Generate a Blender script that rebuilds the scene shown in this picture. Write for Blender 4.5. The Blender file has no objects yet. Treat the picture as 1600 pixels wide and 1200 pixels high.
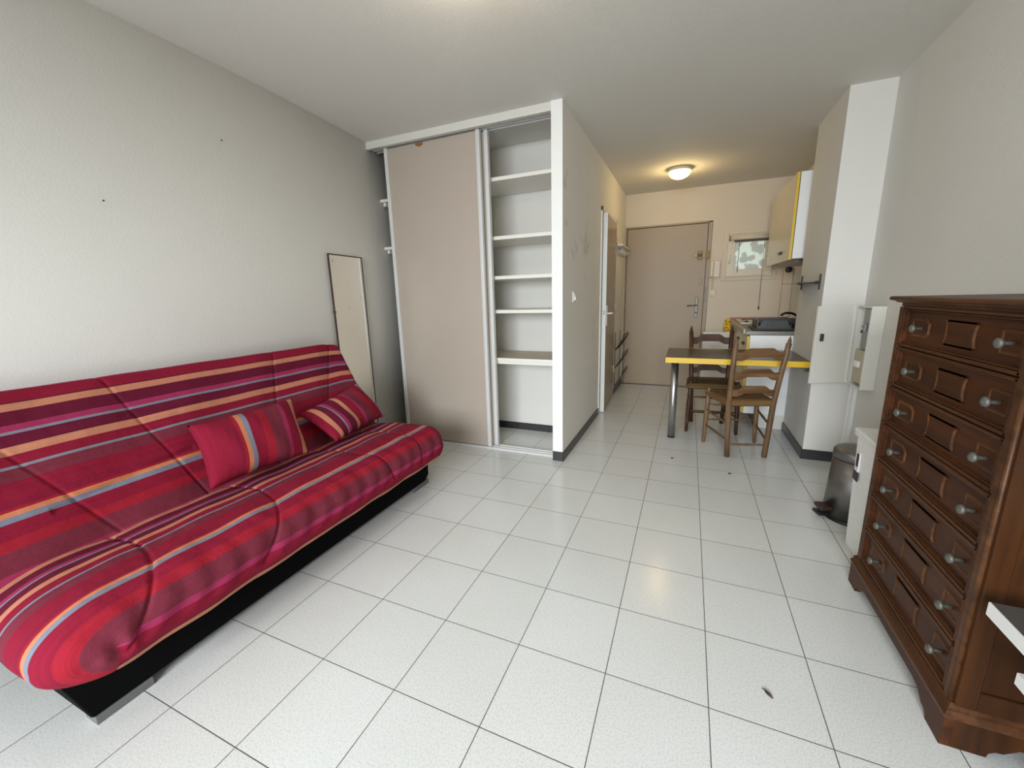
import bpy, bmesh, math, random
from mathutils import Vector, Matrix
random.seed(7)
C = bpy.context.scene.collection
scn = bpy.context.scene

# ------------------------------------------------------------------ camera
cam = bpy.data.objects.new('camera', bpy.data.cameras.new('camera'))
C.objects.link(cam)
R_ = Vector((0.91936262, 0.39248688, -0.02695231))
U_ = Vector((-0.05906972, 0.20544831, 0.9768837))
F_ = Vector((-0.38895134, 0.89651829, -0.21206559))
cam.matrix_world = Matrix(((R_.x, U_.x, -F_.x, -0.13042), (R_.y, U_.y, -F_.y, -1.159364),
                           (R_.z, U_.z, -F_.z, 1.262792), (0, 0, 0, 1)))
cam.data.sensor_width = 36.0
cam.data.lens = 633.73 / 1600 * 36
cam.data.clip_start = 0.02
scn.camera = cam

# ------------------------------------------------------------------ world, daylight, exposure
w = bpy.data.worlds.new('daylight')
scn.world = w
w.use_nodes = True
w.node_tree.nodes['Background'].inputs[0].default_value = (0.80, 0.90, 1.0, 1)
w.node_tree.nodes['Background'].inputs[1].default_value = 1.0


def area(name, loc, rot, sx, sy, power, col):
    l = bpy.data.lights.new(name, 'AREA')
    l.shape = 'RECTANGLE'
    l.size, l.size_y, l.energy, l.color = sx, sy, power, col
    o = bpy.data.objects.new(name, l)
    o.location, o.rotation_euler = loc, rot
    C.objects.link(o)
    return o


# added area lamp for daylight through an added, unseen opening behind the camera
sky_in = area('added_rear_daylight', (-0.55, -4.4, 2.0), (math.radians(69), 0, 0), 2.6, 2.0, 162, (0.90, 0.955, 1.0))
sky_in.data.spread = math.radians(98)
v = scn.view_settings
v.view_transform = 'Standard'
v.look = 'None'
v.gamma = 1
v.use_curve_mapping = False
v.exposure = 0.0
scn.cycles.use_denoising = True
scn.cycles.max_bounces = 10
scn.cycles.diffuse_bounces = 6
scn.cycles.sample_clamp_indirect = 6


# ------------------------------------------------------------------ materials
def lin(r, g, b):
    f = lambda c: ((c / 255 + 0.055) / 1.055) ** 2.4 if c > 10 else c / 255 / 12.92
    return (f(r), f(g), f(b), 1)


class NT:
    def __init__(s, name):
        s.m = bpy.data.materials.new(name)
        s.m.use_nodes = True
        s.t = s.m.node_tree
        s.b = s.t.nodes['Principled BSDF']

    def n(s, kind, **kw):
        x = s.t.nodes.new('ShaderNode' + kind)
        for k, val in kw.items():
            if k in x.inputs:
                x.inputs[k].default_value = val
            else:
                setattr(x, k, val)
        return x

    def l(s, a, b):
        s.t.links.new(a, b)

    def coord(s, out='Object', scale=None):
        c = s.n('TexCoord')
        o = c.outputs[out]
        if scale:
            mp = s.n('Mapping')
            mp.inputs['Scale'].default_value = scale
            s.l(o, mp.inputs[0])
            o = mp.outputs[0]
        return o

    def bump(s, height, strength, dist=0.01):
        b = s.n('Bump')
        b.inputs['Strength'].default_value = strength
        b.inputs['Distance'].default_value = dist
        s.l(height, b.inputs['Height'])
        s.l(b.outputs[0], s.b.inputs['Normal'])

    def mix(s, fac, a, b, mode='MIX'):
        x = s.n('Mix', data_type='RGBA', blend_type=mode)
        if isinstance(fac, (int, float)):
            x.inputs[0].default_value = fac
        else:
            s.l(fac, x.inputs[0])
        for i, q in ((6, a), (7, b)):
            if isinstance(q, tuple):
                x.inputs[i].default_value = q
            else:
                s.l(q, x.inputs[i])
        return x.outputs[2]

    def ramp(s, src, stops, mode='LINEAR'):
        r = s.n('ValToRGB')
        r.color_ramp.interpolation = mode
        e = r.color_ramp.elements
        while len(e) > 1:
            e.remove(e[-1])
        e[0].position, e[0].color = stops[0]
        for p, c in stops[1:]:
            q = e.new(p)
            q.color = c
        s.l(src, r.inputs[0])
        return r.outputs[0]


def plain(name, rgb, rough=0.5, metal=0.0, var=0.05, scale=30, bump=0.0, spec=0.5, coat=0.0):
    """solid colour with a faint procedural mottling and optional grain"""
    t = NT(name)
    nz = t.n('TexNoise', Scale=scale, Detail=3.0)
    t.l(t.coord(), nz.inputs['Vector'])
    c = lin(*rgb)
    lo = tuple(x * (1 - var) for x in c[:3]) + (1,)
    hi = tuple(min(1, x * (1 + var)) for x in c[:3]) + (1,)
    t.l(t.mix(nz.outputs[0], lo, hi), t.b.inputs['Base Color'])
    t.b.inputs['Roughness'].default_value = rough
    t.b.inputs['Metallic'].default_value = metal
    t.b.inputs['Specular IOR Level'].default_value = spec
    if coat:
        t.b.inputs['Coat Weight'].default_value = coat
        t.b.inputs['Coat Roughness'].default_value = 0.15
    if bump:
        t.bump(nz.outputs[0], bump, 0.002)
    return t.m


def stucco(name, rgb, scale=120, strength=0.3, stain=None):
    t = NT(name)
    co = t.coord()
    a = t.n('TexNoise', Scale=scale, Detail=4.0, Roughness=0.6)
    t.l(co, a.inputs['Vector'])
    b = t.n('TexNoise', Scale=1.7, Detail=4.0)
    t.l(co, b.inputs['Vector'])
    c = lin(*rgb)
    d = tuple(x * 0.94 for x in c[:3]) + (1,)
    col = t.mix(b.outputs[0], d, c)
    if stain:
        sn = t.n('TexNoise', Scale=stain[1], Detail=5.0, Roughness=0.7)
        t.l(co, sn.inputs['Vector'])
        f = t.ramp(sn.outputs[0], [(0.62, (0, 0, 0, 1)), (0.75, (0.55, 0.55, 0.55, 1))])
        col = t.mix(f, col, lin(*stain[0]))
    t.l(col, t.b.inputs['Base Color'])
    t.b.inputs['Roughness'].default_value = 0.85
    t.b.inputs['Specular IOR Level'].default_value = 0.25
    t.bump(a.outputs[0], strength, 0.006)
    return t.m


def floor_mat():
    t = NT('floor_tiles')
    co = t.coord()
    br = t.n('TexBrick', offset=0.0, squash=1.0)
    br.inputs['Scale'].default_value = 1.0
    br.inputs['Brick Width'].default_value = 0.317
    br.inputs['Row Height'].default_value = 0.317
    br.inputs['Mortar Size'].default_value = 0.0016
    br.inputs['Mortar Smooth'].default_value = 0.2
    br.inputs['Color1'].default_value = lin(218, 219, 217)
    br.inputs['Color2'].default_value = lin(214, 215, 213)
    br.inputs['Mortar'].default_value = lin(88, 82, 78)
    t.l(co, br.inputs['Vector'])
    sp = t.n('TexNoise', Scale=170.0, Detail=2.0)
    t.l(co, sp.inputs['Vector'])
    f = t.ramp(sp.outputs[0], [(0.35, (0.86, 0.86, 0.85, 1)), (0.55, (1, 1, 1, 1)), (0.75, (1.0, 1.0, 1.0, 1))])
    col = t.mix(1.0, br.outputs[0], f, 'MULTIPLY')
    bl = t.n('TexNoise', Scale=2.0, Detail=3.0)
    t.l(co, bl.inputs['Vector'])
    col = t.mix(1.0, col, t.ramp(bl.outputs[0], [(0.3, (0.95, 0.945, 0.93, 1)), (0.7, (1, 1, 1, 1))]), 'MULTIPLY')
    t.l(col, t.b.inputs['Base Color'])
    rr = t.ramp(br.outputs['Fac'], [(0, (0.20, 0.20, 0.20, 1)), (1, (0.8, 0.8, 0.8, 1))])
    t.l(rr, t.b.inputs['Roughness'])
    inv = t.n('Math', operation='SUBTRACT')
    inv.inputs[0].default_value = 1.0
    t.l(br.outputs['Fac'], inv.inputs[1])
    t.bump(inv.outputs[0], 0.5, 0.001)
    return t.m


def wood(name, dark, light, axis=2, scale=1.0, rough=0.4, spec=0.5, bump=0.15, contrast=(0.3, 0.75)):
    t = NT(name)
    sc = [26 * scale] * 3
    sc[axis] = 1.6 * scale
    co = t.coord('Object', sc)
    a = t.n('TexNoise', Scale=1.0, Detail=6.0, Roughness=0.6, Distortion=0.6)
    t.l(co, a.inputs['Vector'])
    col = t.ramp(a.outputs[0], [(contrast[0], lin(*dark)), (contrast[1], lin(*light))])
    b = t.n('TexNoise', Scale=5.0, Detail=3.0)
    t.l(t.coord(), b.inputs['Vector'])
    col = t.mix(1.0, col, t.ramp(b.outputs[0], [(0.3, (0.78, 0.76, 0.74, 1)), (0.7, (1, 1, 1, 1))]), 'MULTIPLY')
    t.l(col, t.b.inputs['Base Color'])
    t.b.inputs['Roughness'].default_value = rough
    t.b.inputs['Specular IOR Level'].default_value = spec
    t.bump(a.outputs[0], bump, 0.003)
    return t.m


# woven stripes: position across the stripes in metres is stored in the UV map
PER = 0.655
TAN, PLUM, MAG, BLU = (188, 124, 98), (98, 22, 46), (152, 46, 84), (122, 126, 138)
CRI, RED, BUR = (132, 24, 48), (150, 30, 46), (114, 42, 57)
STRIPES = [(0, TAN), (.026, PLUM), (.079, MAG), (.101, BLU), (.111, PLUM), (.156, TAN), (.186, CRI), (.223, BLU),
           (.234, BUR), (.279, CRI), (.345, (126, 24, 50)), (.366, RED), (.378, (196, 122, 88)), (.396, (120, 124, 140)), (.416, CRI),
           (.467, RED), (.506, BUR), (.576, MAG), (.599, CRI), (.648, PLUM)]


def stripe_mat():
    t = NT('striped_cotton')
    uv = t.coord('UV')
    sx = t.n('SeparateXYZ')
    t.l(uv, sx.inputs[0])
    # slight waviness of the weave
    m = t.n('Math', operation='DIVIDE')
    t.l(sx.outputs[0], m.inputs[0])
    m.inputs[1].default_value = PER
    fr = t.n('Math', operation='FRACT')
    t.l(m.outputs[0], fr.inputs[0])
    col = t.ramp(fr.outputs[0], [(p / PER, lin(*c)) for p, c in STRIPES], 'CONSTANT')
    # fine woven streaks running along the stripes
    mp = t.n('Mapping')
    mp.inputs['Scale'].default_value = (260, 3, 1)
    t.l(uv, mp.inputs[0])
    st = t.n('TexNoise', Scale=1.0, Detail=2.0)
    t.l(mp.outputs[0], st.inputs['Vector'])
    col = t.mix(1.0, col, t.ramp(st.outputs[0], [(0.3, (0.86, 0.86, 0.86, 1)), (0.7, (1.06, 1.06, 1.06, 1))]), 'MULTIPLY')
    t.l(col, t.b.inputs['Base Color'])
    t.b.inputs['Roughness'].default_value = 0.9
    t.b.inputs['Specular IOR Level'].default_value = 0.15
    t.b.inputs['Sheen Weight'].default_value = 0.0
    wr = t.n('TexNoise', Scale=14.0, Detail=4.0)
    t.l(t.coord(), wr.inputs['Vector'])
    t.bump(wr.outputs[0], 0.35, 0.02)
    return t.m


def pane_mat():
    """window film with leafy blots; the daylight behind it is put in as glow"""
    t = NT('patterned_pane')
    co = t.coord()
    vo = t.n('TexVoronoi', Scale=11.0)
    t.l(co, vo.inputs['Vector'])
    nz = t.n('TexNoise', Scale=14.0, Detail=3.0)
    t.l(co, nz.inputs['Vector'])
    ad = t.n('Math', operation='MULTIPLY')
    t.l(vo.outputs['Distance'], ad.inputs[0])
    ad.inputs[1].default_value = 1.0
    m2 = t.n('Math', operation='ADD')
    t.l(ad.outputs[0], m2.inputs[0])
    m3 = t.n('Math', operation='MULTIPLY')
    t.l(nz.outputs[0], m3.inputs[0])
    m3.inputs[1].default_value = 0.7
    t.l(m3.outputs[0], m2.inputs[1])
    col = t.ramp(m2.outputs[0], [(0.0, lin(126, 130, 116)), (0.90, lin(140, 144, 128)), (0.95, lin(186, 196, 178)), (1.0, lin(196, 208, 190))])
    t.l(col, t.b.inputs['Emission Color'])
    t.b.inputs['Emission Strength'].default_value = 0.85  # pane glows by itself in place of daylight outside
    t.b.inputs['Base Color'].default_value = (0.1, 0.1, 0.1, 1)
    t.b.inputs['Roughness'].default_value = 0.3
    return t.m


def glow(name, rgb, strength):
    t = NT(name)
    t.b.inputs['Base Color'].default_value = (0.9, 0.85, 0.7, 1)
    t.b.inputs['Emission Color'].default_value = rgb
    t.b.inputs['Emission Strength'].default_value = strength
    t.b.inputs['Roughness'].default_value = 0.2
    return t.m


def rush_mat(name, a, b):
    t = NT(name)
    co = t.coord('UV', (90, 1.5, 1))
    nz = t.n('TexNoise', Scale=1.0, Detail=3.0)
    t.l(co, nz.inputs['Vector'])
    wv = t.n('TexWave', Scale=16.0, Distortion=1.5)
    wv.bands_direction = 'X'
    t.l(t.coord('UV'), wv.inputs['Vector'])
    col = t.ramp(nz.outputs[0], [(0.3, lin(*a)), (0.7, lin(*b))])
    t.l(t.mix(0.35, col, wv.outputs[0], 'MULTIPLY'), t.b.inputs['Base Color'])
    t.b.inputs['Roughness'].default_value = 0.7
    t.bump(wv.outputs[0], 0.6, 0.006)
    return t.m


def weave_mat():
    """white plastic wicker: raised strands in a basket weave"""
    t = NT('white_wicker')
    co = t.coord()
    ck = t.n('TexBrick', offset=0.5)
    ck.inputs['Scale'].default_value = 1.0
    ck.inputs['Brick Width'].default_value = 0.022
    ck.inputs['Row Height'].default_value = 0.011
    ck.inputs['Mortar Size'].default_value = 0.0018
    ck.inputs['Mortar Smooth'].default_value = 0.6
    ck.inputs['Color1'].default_value = lin(246, 246, 243)
    ck.inputs['Color2'].default_value = lin(242, 242, 238)
    ck.inputs['Mortar'].default_value = lin(222, 222, 218)
    # unwrap: run the weave round the sides (use x+y across, z up; on the lid x and y)
    sx = t.n('SeparateXYZ')
    t.l(co, sx.inputs[0])
    ad = t.n('Math', operation='ADD')
    t.l(sx.outputs[0], ad.inputs[0])
    t.l(sx.outputs[1], ad.inputs[1])
    sb = t.n('Math', operation='ADD')
    t.l(sx.outputs[2], sb.inputs[0])
    t.l(sx.outputs[0], sb.inputs[1])
    cb = t.n('CombineXYZ')
    t.l(ad.outputs[0], cb.inputs[0])
    t.l(sb.outputs[0], cb.inputs[1])
    t.l(cb.outputs[0], ck.inputs['Vector'])
    t.l(ck.outputs[0], t.b.inputs['Base Color'])
    t.b.inputs['Roughness'].default_value = 0.45
    inv = t.n('Math', operation='SUBTRACT')
    inv.inputs[0].default_value = 1.0
    t.l(ck.outputs['Fac'], inv.inputs[1])
    t.bump(inv.outputs[0], 0.6, 0.003)
    return t.m


def brushed(name, rgb, rough=0.35, axis=2):
    t = NT(name)
    sc = [300, 300, 300]
    sc[axis] = 3
    nz = t.n('TexNoise', Scale=1.0, Detail=2.0)
    t.l(t.coord('Object', sc), nz.inputs['Vector'])
    c = lin(*rgb)
    t.l(t.mix(nz.outputs[0], tuple(x * .85 for x in c[:3]) + (1,), c), t.b.inputs['Base Color'])
    t.b.inputs['Metallic'].default_value = 1.0
    t.b.inputs['Roughness'].default_value = rough
    t.bump(nz.outputs[0], 0.05, 0.001)
    return t.m


M = dict(
    wall=stucco('off_white_plaster', (219, 217, 211), 110, 0.22),
    wall_rough=stucco('rough_plaster', (238, 235, 228), 75, 0.8, ((178, 166, 138), 2.6)),
    ceil=stucco('ceiling_paint', (220, 218, 212), 140, 0.25),
    far=stucco('entrance_plaster', (214, 202, 184), 130, 0.2),
    trim=plain('white_paint', (226, 226, 222), 0.45, var=0.03, scale=8),
    fascia=plain('fascia_paint', (204, 202, 194), 0.6, var=0.03, scale=8),
    base=plain('anthracite_skirting', (52, 51, 52), 0.35, var=0.12, scale=12),
    floor=floor_mat(),
    taupe=plain('taupe_door_paint', (172, 160, 148), 0.24, var=0.03, scale=3),
    taupe_gloss=plain('taupe_gloss_paint', (150, 132, 108), 0.22, var=0.04, scale=3),
    entry=plain('beige_door_paint', (152, 134, 110), 0.45, var=0.04, scale=3),
    alu=plain('lacquered_aluminium', (214, 214, 212), 0.35, 0.2, var=0.03),
    shelf=plain('white_melamine', (222, 219, 210), 0.4, var=0.02, scale=6),
    shelftop=plain('beige_board', (184, 172, 154), 0.5, var=0.06, scale=20),
    black=plain('black_fabric', (7, 7, 8), 0.9, var=0.2, scale=60, spec=0.1),
    footplate=plain('dull_metal_plate', (112, 114, 113), 0.5, 0.3),
    blackp=plain('black_plastic', (20, 20, 21), 0.35, var=0.1),
    greyp=plain('dark_grey_plastic', (52, 53, 52), 0.4, var=0.08),
    grey_metal=plain('grey_metal', (150, 150, 148), 0.4, 0.6),
    steel=brushed('brushed_steel', (138, 135, 133), 0.4),
    steel_leg=brushed('brushed_leg_steel', (190, 190, 188), 0.34),
    steel_h=brushed('steel_worktop', (120, 116, 110), 0.35, 1),
    chrome=plain('chrome', (150, 148, 144), 0.34, 1.0, var=0.02),
    dark_chrome=plain('dark_chrome', (74, 70, 66), 0.18, 1.0),
    satin=plain('satin_metal', (128, 124, 116), 0.5, 0.8, var=0.05),
    brass=plain('aged_brass', (112, 82, 44), 0.45, 0.9, var=0.1),
    pewter=plain('pewter', (104, 104, 96), 0.55, 0.6, var=0.15, scale=80),
    stripe=stripe_mat(),
    white_gloss=plain('white_laminate', (236, 236, 234), 0.3, var=0.02, scale=8),
    white=plain('white_cabinet', (216, 214, 206), 0.4, var=0.02, scale=8),
    cream=plain('cream_laminate', (214, 204, 182), 0.35, var=0.02, scale=8),
    yellow=plain('yellow_edging', (222, 182, 40), 0.35, var=0.05, scale=20),
    darkline=plain('dark_brown_edge', (52, 30, 20), 0.5),
    tabletop=plain('grey_brown_laminate', (84, 74, 62), 0.3, var=0.06, scale=60),
    greytop=plain('grey_board', (74, 71, 68), 0.5, var=0.1, scale=90),
    chest=wood('walnut_stain', (48, 21, 6), (88, 46, 16), 1, 0.9, 0.45, 0.25),
    chest_v=wood('walnut_side', (44, 21, 5), (82, 46, 14), 2, 0.6, 0.45, 0.22),
    chest_hi=wood('worn_moulding', (52, 27, 10), (106, 66, 34), 1, 1.2, 0.44, 0.28),
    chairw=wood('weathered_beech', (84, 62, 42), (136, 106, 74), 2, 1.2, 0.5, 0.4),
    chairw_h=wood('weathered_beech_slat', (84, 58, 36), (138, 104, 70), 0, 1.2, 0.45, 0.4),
    chaird=wood('shaded_beech', (50, 28, 16), (92, 58, 36), 2, 1.2, 0.45, 0.4),  # beech again, with the second chair's shadow put into the colour
    chair_shaded_h=wood('shaded_beech_slat', (54, 32, 20), (92, 60, 40), 0, 1.2, 0.55, 0.3),  # slats darkened for the same shadow
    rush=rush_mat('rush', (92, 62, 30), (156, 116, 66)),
    rush_shaded=rush_mat('shaded_rush', (84, 62, 30), (124, 96, 52)),  # rush seat colour darkened for that shadow too
    wicker=weave_mat(),
    glass=plain('smoked_glass_edge', (60, 66, 60), 0.1, 0.0),
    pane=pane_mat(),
    lampglow=glow('lit_opal_glass', (1.0, 0.88, 0.30, 1), 2.2),
    lampdim=glow('opal_glass_lit_softly', (1.0, 0.72, 0.42, 1), 1.6),
    ivory=plain('ivory_plastic', (208, 196, 174), 0.4, var=0.03),
    meter=plain('beige_meter_case', (176, 166, 138), 0.45, var=0.05),
    rust=plain('brown_chip', (128, 88, 40), 0.7, var=0.3, scale=90),
    redbrown=plain('red_brown_enamel', (150, 96, 78), 0.35, var=0.1),
)
mm = NT('silvered_glass')
mm.b.inputs['Metallic'].default_value = 1.0
mm.b.inputs['Roughness'].default_value = 0.03
_n = mm.n('TexNoise', Scale=7.0, Detail=6.0, Roughness=0.65)
mm.l(mm.coord('Object', (3, 3, 1)), _n.inputs['Vector'])
mm.l(mm.ramp(_n.outputs[0], [(0.66, lin(248, 247, 238)), (0.70, lin(120, 116, 104))]), mm.b.inputs['Base Color'])
M['mirror'] = mm.m
cl = NT('yellow_cloth')
_n = cl.n('TexNoise', Scale=32.0, Detail=2.0)
cl.l(cl.coord(), _n.inputs['Vector'])
cl.l(cl.ramp(_n.outputs[0], [(0.56, lin(222, 172, 20)), (0.60, lin(60, 46, 20))]), cl.b.inputs['Base Color'])
cl.b.inputs['Roughness'].default_value = 0.85
M['cloth'] = cl.m


# ------------------------------------------------------------------ mesh building
class MB:
    def __init__(s):
        s.bm = bmesh.new()
        s.uv = None

    def box(s, x0, x1, y0, y1, z0, z1, bevel=0.0, seg=2, mat=0):
        r = bmesh.ops.create_cube(s.bm, size=1)
        vs = r['verts']
        for q in vs:
            q.co = Vector(((x0 + x1) / 2 + q.co.x * (x1 - x0), (y0 + y1) / 2 + q.co.y * (y1 - y0), (z0 + z1) / 2 + q.co.z * (z1 - z0)))
        fs = {f for q in vs for f in q.link_faces}
        for f in fs:
            f.material_index = mat
        if bevel:
            es = list({e for q in vs for e in q.link_edges})
            bmesh.ops.bevel(s.bm, geom=es, offset=bevel, segments=seg, profile=0.5, affect='EDGES', clamp_overlap=True)
        return s

    def tube(s, pts, rad, seg=10, cap=True, mat=0):
        """round tube through points, radius constant or per point"""
        pts = [Vector(p) for p in pts]
        n = len(pts)
        rad = [rad] * n if isinstance(rad, (int, float)) else rad
        rings = []
        up = Vector((0, 0, 1))
        prev = None
        for i, p in enumerate(pts):
            d = (pts[min(i + 1, n - 1)] - pts[max(i - 1, 0)]).normalized()
            if prev is None:
                ref = up if abs(d.z) < 0.9 else Vector((1, 0, 0))
                a = d.cross(ref).normalized()
            else:
                a = (prev - d * prev.dot(d)).normalized()
            prev = a
            b = d.cross(a)
            rings.append([s.bm.verts.new(p + (a * math.cos(t) + b * math.sin(t)) * rad[i]) for t in [2 * math.pi * k / seg for k in range(seg)]])
        for r0, r1 in zip(rings, rings[1:]):
            for k in range(seg):
                f = s.bm.faces.new((r0[k], r0[(k + 1) % seg], r1[(k + 1) % seg], r1[k]))
                f.material_index = mat
                f.smooth = True
        if cap:
            for r in (rings[0], rings[-1]):
                f = s.bm.faces.new(r)
                f.material_index = mat
        return s

    def lathe(s, prof, loc=(0, 0, 0), axis=(0, 0, 1), seg=24, mat=0):
        """prof: (radius, height along axis)"""
        ax = Vector(axis).normalized()
        ref = Vector((0, 0, 1)) if abs(ax.z) < 0.9 else Vector((1, 0, 0))
        a = ax.cross(ref).normalized()
        b = ax.cross(a)
        L = Vector(loc)
        rings = []
        for r, h in prof:
            if r < 1e-6:
                rings.append([s.bm.verts.new(L + ax * h)])
            else:
                rings.append([s.bm.verts.new(L + ax * h + (a * math.cos(t) + b * math.sin(t)) * r) for t in [2 * math.pi * k / seg for k in range(seg)]])
        for r0, r1 in zip(rings, rings[1:]):
            for k in range(seg):
                q = []
                for x in ((r0, k), (r0, k + 1), (r1, k + 1), (r1, k)):
                    vtx = x[0][x[1] % len(x[0])]
                    if vtx not in q:
                        q.append(vtx)
                if len(q) > 2:
                    f = s.bm.faces.new(q)
                    f.smooth = True
                    f.material_index = mat
        for r in (rings[0], rings[-1]):
            if len(r) > 2:
                s.bm.faces.new(r)
        return s

    def prism(s, pts, axis, a0, a1, bevel=0.0, mat=0, seg=2):
        """extrude a 2-D outline along axis 'x','y' or 'z'"""
        def P(u, q, a):
            return {'x': (a, u, q), 'y': (u, a, q), 'z': (u, q, a)}[axis]
        v0 = [s.bm.verts.new(P(u, q, a0)) for u, q in pts]
        v1 = [s.bm.verts.new(P(u, q, a1)) for u, q in pts]
        fs = [s.bm.faces.new(v0), s.bm.faces.new(list(reversed(v1)))]
        n = len(pts)
        for i in range(n):
            fs.append(s.bm.faces.new((v0[i], v0[(i + 1) % n], v1[(i + 1) % n], v1[i])))
        for f in fs:
            f.material_index = mat
        if bevel:
            es = list({e for f in fs for e in f.edges})
            bmesh.ops.bevel(s.bm, geom=es, offset=bevel, segments=seg, profile=0.5, affect='EDGES', clamp_overlap=True)
        return s

    def done(s, name, mats, parent=None, ofs=None, smooth=False, **props):
        bmesh.ops.recalc_face_normals(s.bm, faces=s.bm.faces)
        if ofs is not None:
            bmesh.ops.translate(s.bm, verts=s.bm.verts, vec=-Vector(ofs))
        me = bpy.data.meshes.new(name)
        if smooth:
            for f in s.bm.faces:
                f.smooth = True
        s.bm.to_mesh(me)
        s.bm.free()
        for q in (mats if isinstance(mats, (list, tuple)) else [mats]):
            me.materials.append(M[q] if isinstance(q, str) else q)
        o = bpy.data.objects.new(name, me)
        C.objects.link(o)
        if parent is not None:
            o.parent = parent
        for k, val in props.items():
            o[k] = val
        return o


def tag(o, label, cat, group=None):
    o['label'] = label
    o['category'] = cat
    if group:
        o['group'] = group
    return o


class Thing:
    def __init__(s, name, label, cat, loc, rz=0.0, group=None, structure=False):
        s.o = bpy.data.objects.new(name, None)
        s.o.empty_display_size = 0.05
        C.objects.link(s.o)
        s.o.location = loc
        s.o.rotation_euler = (0, 0, rz)
        s.loc = Vector(loc)
        if structure:
            s.o['kind'] = 'structure'
            if label:
                s.o['label'] = label
        else:
            tag(s.o, label, cat, group)

    def part(s, name, mb, mats, local=False, **k):
        return mb.done(name, mats, s.o, None if local else s.loc, **k)


def sub(name, mb, mats, parent, ofs, **k):
    return mb.done(name, mats, parent, ofs, **k)


def struct(name, mb, mats, **k):
    o = mb.done(name, mats, **k)
    o['kind'] = 'structure'
    return o


def single(name, mb, mats, label, cat, loc, group=None, **k):
    o = mb.done(name, mats, ofs=loc, **k)
    o.location = loc
    return tag(o, label, cat, group)


# ------------------------------------------------------------------ room shell
XR, YF, YB, H = 0.965, 4.66, -3.55, 2.5
LW = [(-2.50, YB)]                                  # the old wall bellies out a little towards the wardrobe
for _k in range(25):
    _y = .3 + _k * 2.0 / 24
    _u = _k / 24
    LW.append((-2.497 - 0.165 * _u * _u * (1.75 - .75 * _u), _y))
LW.append((-2.662, YF))

struct('floor', MB().box(-2.85, XR + .2, YB - .2, YF + .2, -0.1, 0), 'floor')
struct('ceiling', MB().box(-2.85, XR + .2, YB - .2, YF + .2, H, H + 0.1), 'ceil')
wl = MB().prism(LW + [(-2.85, YF), (-2.85, YB)], 'z', 0, H)
for f in wl.bm.faces:
    f.smooth = abs(f.normal.z) < .5 and abs(f.normal.y) < .5
struct('wall_left', wl, 'wall')
struct('wall_right', MB().box(XR, XR + .2, YB - .2, YF + .2, 0, H), 'wall')
# far wall with the openings of the entrance door and of the small kitchen window
fw = MB()
DX0, DX1, DZ = -0.945, 0.085, 2.10
WX0, WX1, WZ0, WZ1 = 0.262, 0.752, 1.42, 1.905
fw.box(-2.85, DX0 - .005, YF, YF + .2, 0, H)
fw.box(DX0 - .005, DX1, YF, YF + .2, DZ, H)
fw.box(DX1, WX0, YF, YF + .2, 0, H)
fw.box(WX0, WX1, YF, YF + .2, 0, WZ0)
fw.box(WX0, WX1, YF, YF + .2, WZ1, H)
fw.box(WX1, XR + .2, YF, YF + .2, 0, H)
struct('wall_far', fw, 'far')
# wall behind the camera with an added opening that lets the daylight in
rw = MB()
RX0, RX1, RZ = -1.8, .70, 2.35                    # added opening, out of view
rw.box(-2.85, RX0, YB - .2, YB, 0, H)
rw.box(RX1, XR + .2, YB - .2, YB, 0, H)
rw.box(RX0, RX1, YB - .2, YB, RZ, H)
struct('wall_rear', rw, 'wall')
wf = MB()
for x in (RX0, (RX0 + RX1) / 2 - .03, RX1 - .06):
    wf.box(x, x + .06, YB - .14, YB - .06, 0, RZ)
wf.box(RX0, RX1, YB - .14, YB - .06, 0, 0.05)
struct('window_1', wf, 'trim')  # frame of the added opening, unseen
# partition between the main room's wardrobe / bathroom and the corridor
PX0, PX1 = -1.034, -0.96
BD0, BD1, BDZ = 3.075, 3.885, 2.05
pw = MB()
pw.box(PX0, PX1, 1.70, BD0, 0, H)
pw.box(PX0, PX1, BD0, BD1, BDZ, H)
pw.box(PX0, PX1, BD1, YF, 0, H)
struct('wall_corridor', pw, 'wall_rough')
struct('trim_1', MB().box(PX0 - .002, PX1 + .003, 1.692, 1.70, 0.075, H), 'trim')            # smooth end face of the partition
struct('wall_wardrobe', MB().box(-2.7, PX0, 2.318, 2.39, 0, H), 'wall')
struct('wall_pillar', MB().box(0.725, XR, 2.35, 3.045, 0, H), 'wall')

# skirting: tiles with joints
def skirt(name, x0, x1, y0, y1, h=0.068, axis='y', step=0.317):
    mb = MB()
    a0, a1 = (y0, y1) if axis == 'y' else (x0, x1)
    a = a0
    while a < a1 - 0.005:
        b = min(math.floor((a + 0.002) / step) * step + step, a1)
        if axis == 'y':
            mb.box(x0, x1, a, b - .002, 0, h, .001, 1)
        else:
            mb.box(a, b - .002, y0, y1, 0, h, .001, 1)
        a = b
    struct(name, mb, 'base')


skirt('baseboard_corridor', PX1, PX1 + .011, 1.70, BD0 - .045)
skirt('baseboard_corridor_end', PX1, PX1 + .011, BD1 + .045, YF - .01)
skirt('baseboard_post', PX0 - .002, PX1 + .011, 1.686, 1.70, 0.075, 'x')
skirt('baseboard_wardrobe', -2.6, PX0, 2.307, 2.318, 0.066, 'x')
skirt('baseboard_pillar', 0.714, 0.725, 2.35, 3.045, 0.075)
skirt('baseboard_pillar_front', 0.714, XR, 2.338, 2.35, 0.075, 'x')
skirt('baseboard_right', XR - .011, XR, -2.0, 2.338, 0.075)
skirt('baseboard_left', -2.489, -2.478, -2.0, 0.8, 0.075)

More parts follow.
